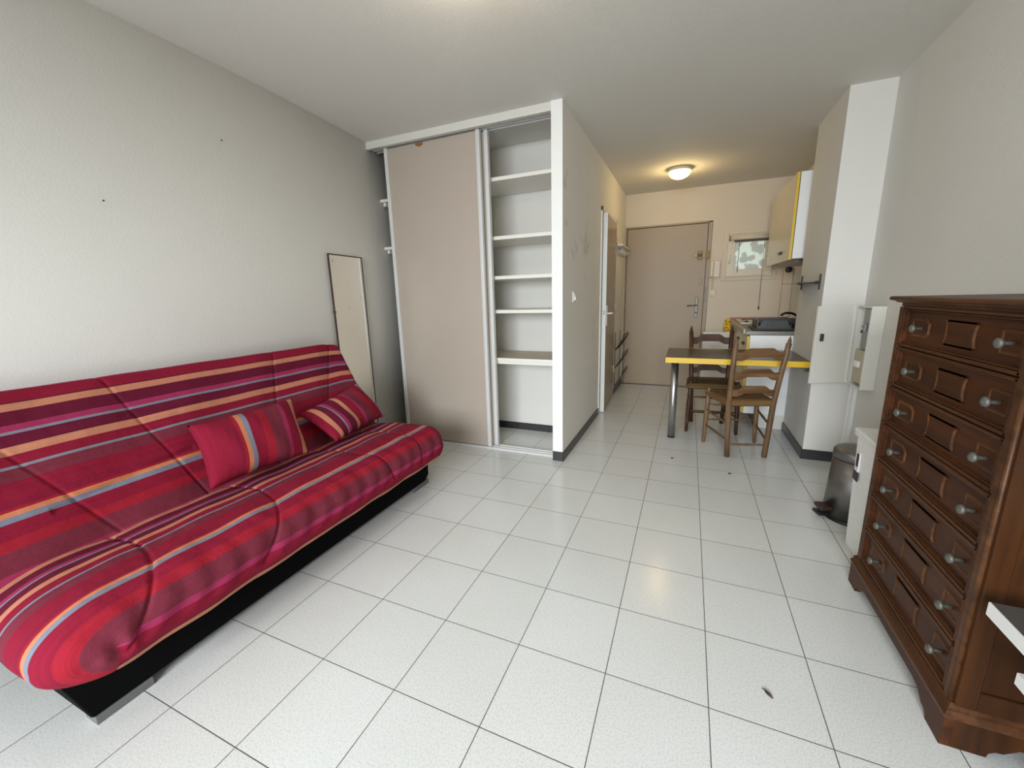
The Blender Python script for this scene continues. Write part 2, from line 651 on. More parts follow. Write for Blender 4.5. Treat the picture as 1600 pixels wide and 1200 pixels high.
# wardrobe: fascia, double top track, bottom track
struct('trim_2', MB().box(-2.60, PX0 - .002, 1.70, 1.735, 2.447, H), 'fascia')
tt = MB().box(-2.60, PX0, 1.737, 1.835, 2.474, 2.498)
for y in (1.737, 1.783, 1.829):
    tt.box(-2.60, PX0, y, y + .006, 2.452, 2.475)
struct('trim_3', tt, 'alu')
bt = MB().box(-2.59, PX0, 1.742, 1.832, 0, .006)
for y in (1.742, 1.784, 1.826):
    bt.box(-2.59, PX0, y, y + .006, .005, .016)
struct('trim_4', bt, 'alu')
# trunking below the fuse box
struct('trim_5', MB().box(XR - .03, XR, 2.285, 2.32, 0.0, 0.62, .003).box(XR - .022, XR, 2.24, 2.27, 0.0, 0.62, .003), 'trim')

# ------------------------------------------------------------------ entrance door (door_1)
d1 = Thing('door_1', 'beige entrance door at the end of the corridor', 'door', (DX0, YF, 0), structure=True)
d1.part('leaf', MB().box(DX0 + .018, 0.034, YF - .008, YF + .035, 0.012, 2.072, .002, 1), 'entry')
fr = MB()
fr.box(0.040, DX1 - .002, YF - .016, YF + .06, 0, 2.095, .003, 1)
fr.box(DX0, DX1 - .002, YF - .016, YF + .06, 2.078, 2.097, .003, 1)
fr.box(DX0, DX0 + .013, YF - .012, YF + .06, 0, 2.095, .002, 1)
d1.part('frame', fr, 'entry')
d1.part('threshold', MB().box(DX0, DX1, YF - .02, YF + .06, 0, .012, .002, 1).box(DX0 + .014, DX1, YF + .036, YF + .05, 0, 2.08), 'base')
hp = d1.part('handle_plate', MB().box(-.058, -.022, YF - .02, YF - .008, .925, 1.185, .014, 3), 'satin')
sub('lever', MB().tube([(-.04, YF - .02, 1.085), (-.04, YF - .062, 1.085), (-.055, YF - .068, 1.083), (-.15, YF - .066, 1.078)], .008, 10), 'satin', hp, d1.loc)
sub('cylinder', MB().lathe([(0, 0), (.009, 0), (.009, .014), (0, .014)], (-.04, YF - .018, .99), (0, -1, 0), 14), 'brass', hp, d1.loc)
rl = d1.part('rim_lock', MB().box(-.064, -.012, YF - .04, YF - .008, 1.648, 1.745, .004), 'brass')
sub('lock_knob', MB().lathe([(0, 0), (.018, 0), (.02, .012), (.014, .028), (0, .03)], (-.038, YF - .04, 1.697), (0, -1, 0), 16).box(-.105, -.066, YF - .03, YF - .008, 1.675, 1.718, .003), 'satin', rl, d1.loc)
d1.part('lock_keep', MB().box(.03, .066, YF - .044, YF - .014, 1.65, 1.745, .004), 'brass')
d1.part('small_lock', MB().box(-.026, -.004, YF - .02, YF - .008, 1.345, 1.405, .003), 'satin')
d1.part('strike_slot', MB().box(.052, .062, YF - .019, YF - .012, 1.125, 1.315), 'blackp')
for z in (.25, 1.05, 1.75):
    d1.part('hinge', MB().lathe([(0, 0), (.007, 0), (.007, .1), (0, .1)], (DX0 + .015, YF - .014, z), (0, 0, 1), 10), 'grey_metal')

# ------------------------------------------------------------------ bathroom door (door_2), ajar
d2 = Thing('door_2', 'taupe bathroom door ajar in the corridor wall', 'door', (PX1, BD1, 0), structure=True)
jm = MB()
jm.box(PX0 - .01, PX1 + .012, BD0 - .04, BD0 + .004, 0, BDZ + .04, .003, 1)
jm.box(PX0 - .01, PX1 + .012, BD1 - .004, BD1 + .04, 0, BDZ + .04, .003, 1)
jm.box(PX0 - .01, PX1 + .012, BD0 - .04, BD1 + .04, BDZ - .004, BDZ + .04, .003, 1)
d2.part('frame', jm, 'trim')
ang = math.radians(2.6)
Lf = 0.770
Rm = Matrix.Rotation(ang, 4, 'Z')
def swing(mb):
    # leaf modelled along -y from its hinge, thickness to -x, then swung into the corridor
    bmesh.ops.transform(mb.bm, matrix=Rm, verts=mb.bm.verts)
    bmesh.ops.translate(mb.bm, verts=mb.bm.verts, vec=(0.017, -0.012, 0))
    return mb
lf = swing(MB().box(-.04, 0, -Lf, 0, .008, 2.035, .002, 1, 0))
leaf = d2.part('leaf', lf, 'taupe_gloss', local=True)
d2.part('leaf_edge', swing(MB().box(-.0405, .0005, -Lf - .002, -Lf + .004, .008, 2.035)), 'trim', local=True)
for side, nm in ((1, 'handle_plate'),):
    hp2 = d2.part(nm, swing(MB().box(0, .008, -Lf + .03, -Lf + .07, .93, 1.14, .006, 2)), 'white_gloss', local=True)
    sub('lever', swing(MB().tube([(.006, -Lf + .05, 1.06), (.045, -Lf + .05, 1.06), (.052, -Lf + .06, 1.06), (.05, -Lf + .17, 1.06)], .009, 10)), 'white_gloss', hp2, (0, 0, 0))
d2.part('latch', swing(MB().box(-.03, -.012, -Lf - .006, -Lf, 1.05, 1.09, .002, 1)), 'grey_metal', local=True)
for z in (.3, 1.05, 1.8):
    d2.part('hinge', MB().lathe([(0, 0), (.008, 0), (.008, .09), (0, .09)], (.022, -.004, z), (0, 0, 1), 10), 'ivory', local=True)

# ------------------------------------------------------------------ small kitchen window (window_2)
w2 = Thing('window_2', 'small square kitchen window in a beige frame', 'window', (0.5, YF, 1.42), structure=True)
def ring(x0, x1, z0, z1, t, y0, y1, mb=None):
    mb = mb or MB()
    mb.box(x0, x0 + t, y0, y1, z0, z1, .003, 1).box(x1 - t, x1, y0, y1, z0, z1, .003, 1)
    mb.box(x0 + t, x1 - t, y0, y1, z0, z0 + t, .003, 1).box(x0 + t, x1 - t, y0, y1, z1 - t, z1, .003, 1)
    return mb
w2.part('architrave', ring(.215, .80, 1.375, 1.965, .05, YF - .012, YF), 'far')
w2.part('sash', ring(.264, .75, 1.422, 1.903, .085, YF - .03, YF + .03), 'ivory')
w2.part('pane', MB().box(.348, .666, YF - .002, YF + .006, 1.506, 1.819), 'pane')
w2.part('handle', MB().tube([(.293, YF - .03, 1.585), (.293, YF - .055, 1.59), (.298, YF - .058, 1.68)], .008, 8), 'trim')
rb = Thing('roller_blind', 'rolled-up white blind above the small kitchen window', 'blind', (.5, YF - .05, 1.86))
rb.part('roll', MB().lathe([(0, 0), (.024, 0), (.024, .47), (0, .47)], (.285, YF - .058, 1.865), (1, 0, 0), 18), 'ivory')
for x in (.274, .756):
    rb.part('bracket', MB().box(x, x + .010, YF - .085, YF - .03, 1.835, 1.895, .003), 'brass')
rb.part('hem_bar', MB().box(.33, .74, YF - .07, YF - .062, 1.822, 1.842, .002, 1), 'darkline')
rb.part('bead_chain', MB().tube([(.385, YF - .066, 1.86), (.384, YF - .066, 1.47)], .0032, 6), 'greyp')
rb.part('pull_cord', MB().tube([(.645, YF - .06, 1.85), (.650, YF - .05, 1.06)], .0022, 6).lathe([(0, 0), (.008, .004), (.009, .03), (0, .045)], (.650, YF - .05, 1.02), (0, 0, 1), 10), 'brass')

# ------------------------------------------------------------------ entrance wall fittings
ic = Thing('intercom', 'pale intercom phone on the wall between entrance door and small window', 'intercom', (.135, YF, 1.42))
ic.part('base', MB().box(.082, .20, YF - .03, YF, 1.42, 1.625, .008), 'ivory')
ic.part('handset', MB().box(.088, .128, YF - .07, YF - .028, 1.425, 1.622, .014, 3), 'ivory')
cord = [(.125 + .012 * math.cos(k * .9), YF - .022 + .012 * math.sin(k * .9), 1.425 - k * .0045) for k in range(34)]
ic.part('cord', MB().tube(cord, .003, 6), 'ivory')
ws = Thing('wall_socket', 'round ivory socket on the wall just under the intercom', 'socket', (.135, YF, 1.19))
ws.part('plate', MB().box(.095, .177, YF - .01, YF, 1.195, 1.28, .006), 'ivory')
ws.part('insert', MB().lathe([(.034, 0), (.034, .012), (.028, .012), (.024, .003), (0, .003)], (.136, YF - .006, 1.238), (0, -1, 0), 24), 'ivory')
ls = Thing('light_switch', 'white rocker light switch on the corridor wall near the wardrobe post', 'switch', (PX1, 2.01, 1.2))
ls.part('plate', MB().box(PX1, PX1 + .012, 1.965, 2.052, 1.20, 1.285, .007), 'trim')
ls.part('rocker', MB().prism([(PX1 + .01, 1.215), (PX1 + .024, 1.22), (PX1 + .014, 1.27), (PX1 + .01, 1.27)], 'y', 1.985, 2.03, .002), 'white_gloss')
# coat rack and wire holder beyond the bathroom door
cr = Thing('coat_rack', 'white hook rack on the corridor wall beside the entrance door', 'coat rack', (PX1, 4.2, 1.78))
cr.part('shelf', MB().box(PX1, PX1 + .085, 3.92, 4.56, 1.80, 1.822, .006).box(PX1, PX1 + .012, 3.92, 4.56, 1.72, 1.81, .003), 'trim')
for i in range(5):
    y = 3.98 + i * .13
    cr.part('hook', MB().tube([(PX1 + .01, y, 1.765), (PX1 + .035, y, 1.74), (PX1 + .06, y, 1.745), (PX1 + .07, y, 1.775)], .005, 8), 'trim')
wr = Thing('wire_magazine_rack', 'dark wire rack of three baskets hung low on the corridor wall', 'rack', (PX1, 4.22, .1))
for y in (4.02, 4.42):
    wr.part('upright', MB().tube([(PX1 + .01, y, .1), (PX1 + .01, y, .78)], .004, 6), 'greyp')
for zb in (.10, .33, .56):
    b = MB()
    for k in range(4):
        q = k / 3
        b.tube([(PX1 + .015 + .09 * q, 3.98, zb + .15 * q), (PX1 + .015 + .09 * q, 4.48, zb + .15 * q)], .003, 6)
    for k in range(8):
        y = 3.98 + k * .5 / 7
        b.tube([(PX1 + .012, y, zb), (PX1 + .106, y, zb + .15), (PX1 + .106, y, zb + .19)], .003, 6)
    b.tube([(PX1 + .106, 3.98, zb + .19), (PX1 + .106, 4.48, zb + .19)], .004, 6)
    wr.part('basket', b, 'greyp')

# ------------------------------------------------------------------ ceiling lamps
def lamp(name, label, x, y, mat, power, col):
    t = Thing(name, label, 'ceiling lamp', (x, y, H))
    t.part('base_ring', MB().lathe([(0, 0), (.112, 0), (.118, -.010), (.112, -.026), (.100, -.028)], (x, y, H - .001), (0, 0, 1), 32), 'ivory' if power > 5 else 'trim')
    t.part('glass_dome', MB().lathe([(.110, -.024)] + [(.110 * math.cos(a), -.03 - .070 * math.sin(a)) for a in [k * math.pi / 2 / 10 for k in range(10)]] + [(0, -.10)], (x, y, H), (0, 0, 1), 32), mat)
    l = bpy.data.lights.new(name + '_bulb', 'POINT')
    l.energy, l.color, l.shadow_soft_size = power, col, .04
    lo = bpy.data.objects.new('bulb', l)
    lo.parent = t.o
    lo.location = (0, 0, -.15)
    C.objects.link(lo)
    return t


lamp('ceiling_lamp', 'lit round ceiling lamp in front of the entrance door', -.297, 3.73, 'lampglow', 6, (1.0, .70, .30))
lamp('ceiling_lamp', 'round ceiling lamp over the main room near the sofa bed', -.92, .33, 'lampdim', 7.0, (1.0, .86, .66))

# ------------------------------------------------------------------ wardrobe doors and shelves
def sliding(label, x0, x1, y, chip=False):
    t = Thing('sliding_door', label, 'sliding door', ((x0 + x1) / 2, y, .018), group='sliding wardrobe doors')
    z0, z1 = .018, 2.452
    t.part('panel', MB().box(x0 + .02, x1 - .02, y + .012, y + .024, z0, z1 - .01), 'taupe')
    for a in (x0, x1 - .03):
        t.part('stile', MB().box(a, a + .009, y, y + .034, z0, z1, .002, 1).box(a + .021, a + .03, y, y + .034, z0, z1, .002, 1).box(a + .009, a + .021, y + .008, y + .034, z0, z1), 'alu')
    if chip:
        t.part('chipped_spot', MB().prism([(-2.165, z1 - .012), (-2.09, z1 - .012), (-2.095, z1 - .03), (-2.11, z1 - .033), (-2.122, z1 - .042), (-2.135, z1 - .033), (-2.155, z1 - .03)], 'y', y + .0105, y + .0125), 'rust')
    return t


sliding('taupe sliding wardrobe door in front, with a brown chip at its top edge', -2.462, -1.598, 1.745, True)
sliding('second sliding wardrobe door, standing behind the front one', -2.42, -1.553, 1.789)
struct('trim_6', MB().box(-1.80, -1.782, 1.86, 2.307, 0.067, 2.44), 'shelf')                 # upright dividing the wardrobe
SH = [(2.115, 'top shelf of the open wardrobe bay'), (1.692, 'second shelf from the top of the open wardrobe bay'), (1.393, 'third shelf from the top of the open wardrobe bay'),
      (1.128, 'fourth shelf from the top of the open wardrobe bay'), (.715, 'lowest shelf of the open wardrobe bay')]
for z, lb in SH:
    single('wardrobe_shelf', MB().box(-1.78, PX0 - .002, 1.853, 2.305, z, z + .027, .0015, 1), 'shelf', 'white board, ' + lb, 'shelf', (-1.4, 1.85, z), 'wardrobe shelves')
lb = Thing('loose_board', 'beige-topped board lying flat on the lowest wardrobe shelf', 'board', (-1.4, 1.86, .742))
lb.part('board', MB().box(-1.775, -1.052, 1.845, 2.30, .743, .766), 'shelftop')
lb.part('edge_band', MB().box(-1.775, -1.052, 1.842, 1.845, .743, .766), 'shelf')
for z, nm in ((2.075, 'upper white shelf seen in the gap left of the sliding doors'), (1.687, 'lower white shelf seen in the gap left of the sliding doors')):
    t = Thing('narrow_shelf', nm, 'shelf', (-2.3, 1.86, z), group='shelves behind the sliding doors')
    t.part('board', MB().box(-2.612, -1.81, 1.835, 2.30, z, z + .022, .001, 1), 'shelf')
    t.part('batten', MB().box(-2.606, -2.580, 1.862, 2.29, z - .03, z, .002, 1), 'shelf')
    t.part('batten', MB().box(-1.83, -1.812, 1.90, 2.29, z - .03, z, .002, 1), 'shelf')

# ------------------------------------------------------------------ mirror leaning on the left wall
wa = math.atan2(-.09, .85)          # direction of that stretch of wall
mi = Thing('wall_mirror', 'tall narrow tarnished mirror on the left wall behind the sofa bed', 'mirror', (-2.517, 1.10, .22), rz=-wa * 0 + math.atan2(.09, .85))
W_, H_ = .375, 1.375
mi.part('glass', MB().box(0, .004, .006, W_ - .006, .006, H_ - .006), 'mirror', local=True)
def bar(a, b, c, d):
    return MB().box(-.002, .010, a, b, c, d, .001, 1)
mi.part('frame', bar(0, .008, 0, H_), 'darkline', local=True)
mi.part('frame', bar(W_ - .009, W_, 0, H_), 'darkline', local=True)
mi.part('frame', bar(0, W_, H_ - .007, H_), 'darkline', local=True)
mi.part('frame', bar(0, W_, 0, .007), 'darkline', local=True)
mi.part('bevel_strip', MB().box(.002, .007, W_ - .030, W_ - .009, .007, H_ - .007, .001, 1), 'alu', local=True)
mi.part('clip', MB().box(-.002, .014, -.008, .012, H_ - .42, H_ - .405, .002), 'greyp', local=True)

for (y, z, lbl) in ((.456, 2.125, 'tiny dark nail hole high on the left wall, nearer the wardrobe'), (-.112, 1.716, 'tiny dark nail hole in the middle of the left wall')):
    single('nail', MB().lathe([(0, 0), (.004, 0), (.0035, .004), (0, .005)], (-2.499, y, z), (1, 0, 0), 8), 'greyp', lbl, 'nail', (-2.499, y, z), 'nails in the left wall')


# ------------------------------------------------------------------ sofa bed
def rounded_slab(x0, x1, y0, y1, z0, z1, r, nx, ny, nz, rend, rfar):
    """dense rounded box: returns bmesh with (inner point, normal) kept per vertex"""
    bm = bmesh.new()
    out = {}
    dims = ((x0, x1, nx), (y0, y1, ny), (z0, z1, nz))
    def vert(i, j, k):
        key = (i, j, k)
        if key in out:
            return out[key]
        p = Vector(tuple(a + (b - a) * q / n for (a, b, n), q in zip(dims, key)))
        re_ = rend if p.y < (y0 + y1) / 2 else rfar
        rr = Vector((r, re_, r))
        q = Vector([min(max(p[c], dims[c][0] + rr[c]), dims[c][1] - rr[c]) for c in range(3)])
        d = Vector([(p[c] - q[c]) / rr[c] for c in range(3)])
        L = max(abs(d.x), abs(d.y), abs(d.z))
        nrm = d.normalized() if d.length > 1e-9 else Vector((0, 0, 1))
        co = q + Vector([nrm[c] * rr[c] for c in range(3)])
        vv = bm.verts.new(co)
        out[key] = vv
        vv_info[vv] = (q, nrm)
        return vv
    vv_info = {}
    def face(a, b, c, d):
        bm.faces.new((a, b, c, d)).smooth = True
    for k in (0, nz):
        for i in range(nx):
            for j in range(ny):
                face(vert(i, j, k), vert(i + 1, j, k), vert(i + 1, j + 1, k), vert(i, j + 1, k))
    for i in (0, nx):
        for k in range(nz):
            for j in range(ny):
                face(vert(i, j, k), vert(i, j + 1, k), vert(i, j + 1, k + 1), vert(i, j, k + 1))
    for j in (0, ny):
        for i in range(nx):
            for k in range(nz):
                face(vert(i, j, k), vert(i + 1, j, k), vert(i + 1, j, k + 1), vert(i, j, k + 1))
    return bm, vv_info


sofa = Thing('sofa_bed', 'long sofa bed in a crimson, tan and blue striped cover on a black base', 'sofa bed', (-2.05, .1, 0))
# black base tapering to the floor
bs = MB()
xa, xb = -1.735, -2.40
pr_ = [(-.82, .27), (-.81, .22), (-.76, .030), (.99, .030), (1.03, .06), (1.04, .27)]
bs.prism([(y, z) for y, z in pr_], 'x', xb, xa, .006)
sofa.part('base', bs, 'black')
for ya, yb in ((-.755, -.605), (.855, 1.02)):
    sofa.part('foot', MB().prism([(ya, 0), (yb, 0), (yb, .030), (ya, .030)], 'x', -1.80, -1.732, .002), 'footplate', label='flat grey metal foot plate')
    sofa.part('foot', MB().box(-2.36, -2.29, ya, yb, 0, .030, .002), 'footplate', label='flat grey metal foot plate')

SY0, SY1 = -.86, 1.075
def seat_mesh():
    x0, x1, z0, z1, r, re = -2.20, -1.575, .185, .435, .118, .20
    bm, info = rounded_slab(x0, x1, SY0, SY1, z0, z1, r, 72, 330, 26, re, .12)
    uvl = bm.loops.layers.uv.new('UVMap')
    S, E = {}, {}
    for vtx, (q, n) in info.items():
        # distance across the stripes: over the top, then down the front; the end piece hangs straight down
        fx = max(n.x, 0.0)
        e = (q.x + 2.095) + r * math.asin(min(1, fx))
        a = e
        if n.z < 0 and fx > 0:
            a = (q.x + 2.095) + r * (math.pi / 2 + math.asin(min(1, -n.z)) * fx)
        a += max(0, (z1 - r) - q.z) * fx
        S[vtx], E[vtx] = a, e
    seams = ((-.50, -.715), (-.05, -.29), (.44, .515), (.80, .76))
    for vtx, (q, n) in info.items():
        p = vtx.co.copy()
        u = S[vtx]
        d = 0
        for y_top, y_bot in seams:
            t = min(max((u - .15) / .5, 0), 1)
            ys = y_top + (y_bot - y_top) * t * t
            dy = abs(p.y - ys)
            d += (.011 * math.exp(-(dy / .0055) ** 2) + .005 * math.exp(-(dy / .05) ** 2)) * (1 if n.z > -.2 else .1)
        wob = .003 * math.sin(p.y * 23 + u * 9) * math.sin(u * 14 + p.y * 3) + .0026 * math.sin(p.y * 61 + 7 * math.sin(u * 9)) * max(0, n.x) * (1 if n.z > -.2 else .15)
        # small gathers where the end piece meets the front
        cy = p.y + .70
        wob += .010 * math.exp(-(cy / .05) ** 2 - ((p.z - .30) / .035) ** 2) * math.sin(cy * 90) * max(0, n.x)
        vtx.co = p + n * (wob - d * (0.6 + .4 * abs(n.x)))
        vtx.co.z += -.03 * max(0, (-1.9 - p.x) / .3) * (1 if n.z > 0 else 0)
    for f in bm.faces:
        end = f.calc_center_median().y < -.716
        for lp in f.loops:
            lp[uvl].uv = ((E if end else S)[lp.vert], lp.vert.co.y)
    return bm
def part_bm(t, name, bm, mat, **k):
    m = MB()
    m.bm.free()
    m.bm = bm
    return t.part(name, m, mat, **k)
part_bm(sofa, 'seat', seat_mesh(), 'stripe')

BY0, BY1 = -.86, 1.005
def back_mesh():
    # local: a = down the slope (0 top .. .72), y along, c = outward normal thickness
    Lb, th = .70, .10
    bm, info = rounded_slab(0, Lb, BY0, BY1, 0, th, .045, 72, 330, 8, .045, .045)
    uvl = bm.loops.layers.uv.new('UVMap')
    top = Vector((-2.405, 0, .988))
    bot = Vector((-2.115, 0, .40))
    dn = (bot - top).normalized()
    out = Vector((-dn.z, 0, dn.x))           # towards the room
    if out.x < 0:
        out = -out
    S = {}
    for vtx, (q, n) in info.items():
        S[vtx] = vtx.co.x - .064 + (-.03 if n.z < 0 else 0)
    for vtx, (q, n) in info.items():
        p = vtx.co.copy()
        a = p.x
        d = 0
        for y_top, y_bot in ((-.74, -.46), (-.305, -.13), (.50, .25), (.925, .58)):
            ys = y_top + (y_bot - y_top) * a / .63
            dy = abs(p.y - ys)
            d += .007 * math.exp(-(dy / .0055) ** 2) + .006 * math.exp(-(dy / .06) ** 2)
        # diagonal crease across the lower part
        ac = .477 - (p.y + .511) * .14
        if -.6 < p.y < -.1:
            d += .010 * math.exp(-((a - ac) / .008) ** 2)
        wob = .003 * math.sin(p.y * 17 + a * 11)
        if n.z > -.2:
            p = p + Vector((0, 0, 1)) * (wob - d)
        # outer corners of the top droop slightly
        e = max(0, abs(p.y - (BY0 + BY1) / 2) - .82)
        vtx.co = top + dn * (p.x + e * .12) + out * (p.z - th) + Vector((0, p.y, 0))
    for f in bm.faces:
        for lp in f.loops:
            lp[uvl].uv = (S[lp.vert], lp.vert.co.y)
    return bm
part_bm(sofa, 'backrest', back_mesh(), 'stripe')


# ------------------------------------------------------------------ cushions
def cushion(label, BL, BR, TL, TR, sfun, thick):
    BL, BR, TL, TR = map(Vector, (BL, BR, TL, TR))
    cen = (BL + BR + TL + TR) / 4
    t = Thing('cushion', label, 'cushion', ((BL + BR) / 2), group='striped cushions')
    n = ((BR - BL).cross(TL - BL)).normalized()
    if n.x < 0:
        n = -n
    bm = bmesh.new()
    uvl = bm.loops.layers.uv.new('UVMap')
    N, Mv = 44, 32
    V = {}
    for sgn in (1, -1):
        for i in range(N + 1):
            for j in range(Mv + 1):
                u, q = i / N, j / Mv
                edge = i in (0, N) or j in (0, Mv)
                if edge and sgn < 0:
                    V[(sgn, i, j)] = V[(1, i, j)]
                    continue
                # edges pull inwards between the corners
                uu = u + (.5 - u) * .06 * math.sin(math.pi * q) * abs(2 * u - 1)
                qq = q + (.5 - q) * .08 * math.sin(math.pi * u) * abs(2 * q - 1)
                p = BL * (1 - uu) * (1 - qq) + BR * uu * (1 - qq) + TL * (1 - uu) * qq + TR * uu * qq
                h = thick * (max(0, 1 - abs(2 * u - 1) ** 2.6) * max(0, 1 - abs(2 * q - 1) ** 2.6)) ** .55
                h += .003 * math.sin(u * 19 + q * 7) * (0 if edge else 1)
                V[(sgn, i, j)] = bm.verts.new(p + n * h * (sgn if sgn > 0 else -.75))
    for sgn in (1, -1):
        for i in range(N):
            for j in range(Mv):
                f = bm.faces.new((V[(sgn, i, j)], V[(sgn, i + 1, j)], V[(sgn, i + 1, j + 1)], V[(sgn, i, j + 1)]))
                f.smooth = True
                for lp, (a, b) in zip(f.loops, ((i, j), (i + 1, j), (i + 1, j + 1), (i, j + 1))):
                    lp[uvl].uv = (sfun(a / N), b / Mv * .34)
    part_bm(t, 'cover', bm, 'stripe')
    return t


cushion('larger striped cushion with upright stripes, leaning near the middle of the sofa bed', (-1.99, -.19, .475), (-1.97, .30, .465), (-2.175, -.135, .73), (-2.175, .40, .73), lambda u: .283 + .285 * u if u < .333 else .378 + .47 * (u - .333), .075)
cushion('striped cushion tilted back at the far right end of the sofa bed', (-1.975, .495, .458), (-2.045, 1.01, .465), (-2.17, .42, .625), (-2.20, .93, .705), lambda u: .225 - .505 * u, .06)

# ------------------------------------------------------------------ chest of drawers
CX, CY0, CY1 = .60, .14, .838
XB = .945
ch = Thing('chest_of_drawers', 'tall dark walnut chest of seven drawers against the right wall', 'chest of drawers', (.78, .49, 0))
ch.part('carcass', MB().box(CX + .012, XB, CY0 + .004, CY1 - .004, .10, 1.19).box(CX + .006, XB, CY0, CY0 + .012, .13, 1.185, .002).box(CX + .006, XB, CY1 - .012, CY1, .13, 1.185, .002), 'chest_v')
# side panel field
sp_ = MB()
for a, b, c_, d_ in ((CX + .006, CX + .05, .13, 1.185), (XB - .045, XB, .13, 1.185), (CX + .05, XB - .045, 1.12, 1.185), (CX + .05, XB - .045, .13, .19)):
    sp_.box(a, b, CY0 - .007, CY0 + .002, c_, d_, .003, 1)
ch.part('side_frame', sp_, 'chest_v')
# corner posts with a half-round bead
for y in (CY0 + .012, CY1 - .012):
    ch.part('corner_post', MB().lathe([(.007, .13), (.007, 1.185)], (CX + .004, y, 0), (0, 0, 1), 14).box(CX - .002, CX + .014, y - .022 if y > .5 else y + .004, y - .004 if y > .5 else y + .022, .13, 1.185, .002), 'chest_hi')
# moulded top
tp = MB()
prof = [(.03, 1.187), (.004, 1.187), (.004, 1.199), (-.008, 1.201), (-.012, 1.206), (-.022, 1.209), (-.026, 1.212), (-.026, 1.219), (-.022, 1.223), (.03, 1.223)]
def sweep_front(mb, prof, y0, y1, xb, side=.026):
    """moulding running round near side, front and far side with mitred corners; prof: (offset from the front plane, z)"""
    path = []
    vs = []
    for (o, z) in prof:
        vs.append([mb.bm.verts.new(c) for c in ((xb, y0 + o, z), (CX + o, y0 + o, z), (CX + o, y1 - o, z), (xb, y1 - o, z))])
    for a, b in zip(vs, vs[1:]):
        for k in range(3):
            mb.bm.faces.new((a[k], a[k + 1], b[k + 1], b[k]))
    mb.bm.faces.new(vs[0])
    mb.bm.faces.new(list(reversed(vs[-1])))
    for k in (0, 3):
        mb.bm.faces.new([r[k] for r in vs])
    n = len(vs)
    mb.bm.faces.new((vs[0][0], vs[0][3], vs[-1][3], vs[-1][0]))
    return mb
tpm = sweep_front(tp, prof, CY0, CY1, XB)
ch.part('top', tpm, 'chest_hi')
# plinth with bracket feet
sweep = sweep_front(MB(), [(.02, .092), (-.014, .092), (-.016, .104), (-.008, .114), (-.010, .122), (.0, .134), (.02, .134)], CY0, CY1, XB)
pl_ = ch.part('plinth', sweep, 'chest_hi')
def bracket(a0, a1):
    """apron outline with scrolled feet along a direction from a0 to a1"""
    L = a1 - a0
    o = [(a0, 0), (a0 + .075, 0), (a0 + .078, .014), (a0 + .09, .024), (a0 + .106, .026), (a0 + .118, .036), (a0 + .135, .05), (a0 + .17, .056)]
    o2 = [(a1 - (p - a0), z) for p, z in reversed(o)]
    return o + o2 + [(a1, .10), (a0, .10)]
ch.part('front_apron', MB().prism(bracket(CY0 - .012, CY1 + .012), 'x', CX - .012, CX + .010), 'chest')
ch.part('side_apron', MB().prism(bracket(CX + .0105, XB), 'y', CY0 - .012, CY0 + .010), 'chest_v')
ch.part('side_apron', MB().prism(bracket(CX + .0105, XB), 'y', CY1 - .010, CY1 + .012), 'chest_v')
# seven drawers
Z0, PIT = .140, .1505
DY0, DY1 = CY0 + .034, CY1 - .034
def raised(mb, pts, x0, hgt=.0045, wd=.010):
    """raised field: sloped frame moulding round a slightly sunk flat"""
    n = len(pts)
    cy = sum(p[0] for p in pts) / n
    cz = sum(p[1] for p in pts) / n
    def inset(k):
        r = []
        for i in range(n):
            p, a, b = Vector(pts[i]), Vector(pts[i - 1]), Vector(pts[(i + 1) % n])
            e1, e2 = (p - a).normalized(), (b - p).normalized()
            n1, n2 = Vector((-e1.y, e1.x)), Vector((-e2.y, e2.x))
            m_ = (n1 + n2)
            m_ = m_ / max(.35, m_.dot(n1)) if m_.length > 1e-6 else n1
            r.append(p + m_ * k)
        return r
    area_ = sum(pts[i - 1][0] * pts[i][1] - pts[i][0] * pts[i - 1][1] for i in range(n))
    sg = 1 if area_ > 0 else -1
    rings = []
    for k, x in ((0, x0), (wd * .35, x0 - hgt), (wd * .7, x0 - hgt), (wd, x0 - hgt * .45)):
        rings.append([mb.bm.verts.new((x, p.x, p.y)) for p in inset(k * sg)])
    for a, b in zip(rings, rings[1:]):
        for i in range(n):
            mb.bm.faces.new((a[i], a[(i + 1) % n], b[(i + 1) % n], b[i])).material_index = 1
    last = rings[-1]
    for i in range(n // 2 - 1):
        mb.bm.faces.new((last[i], last[i + 1], last[n - 2 - i], last[n - 1 - i]))
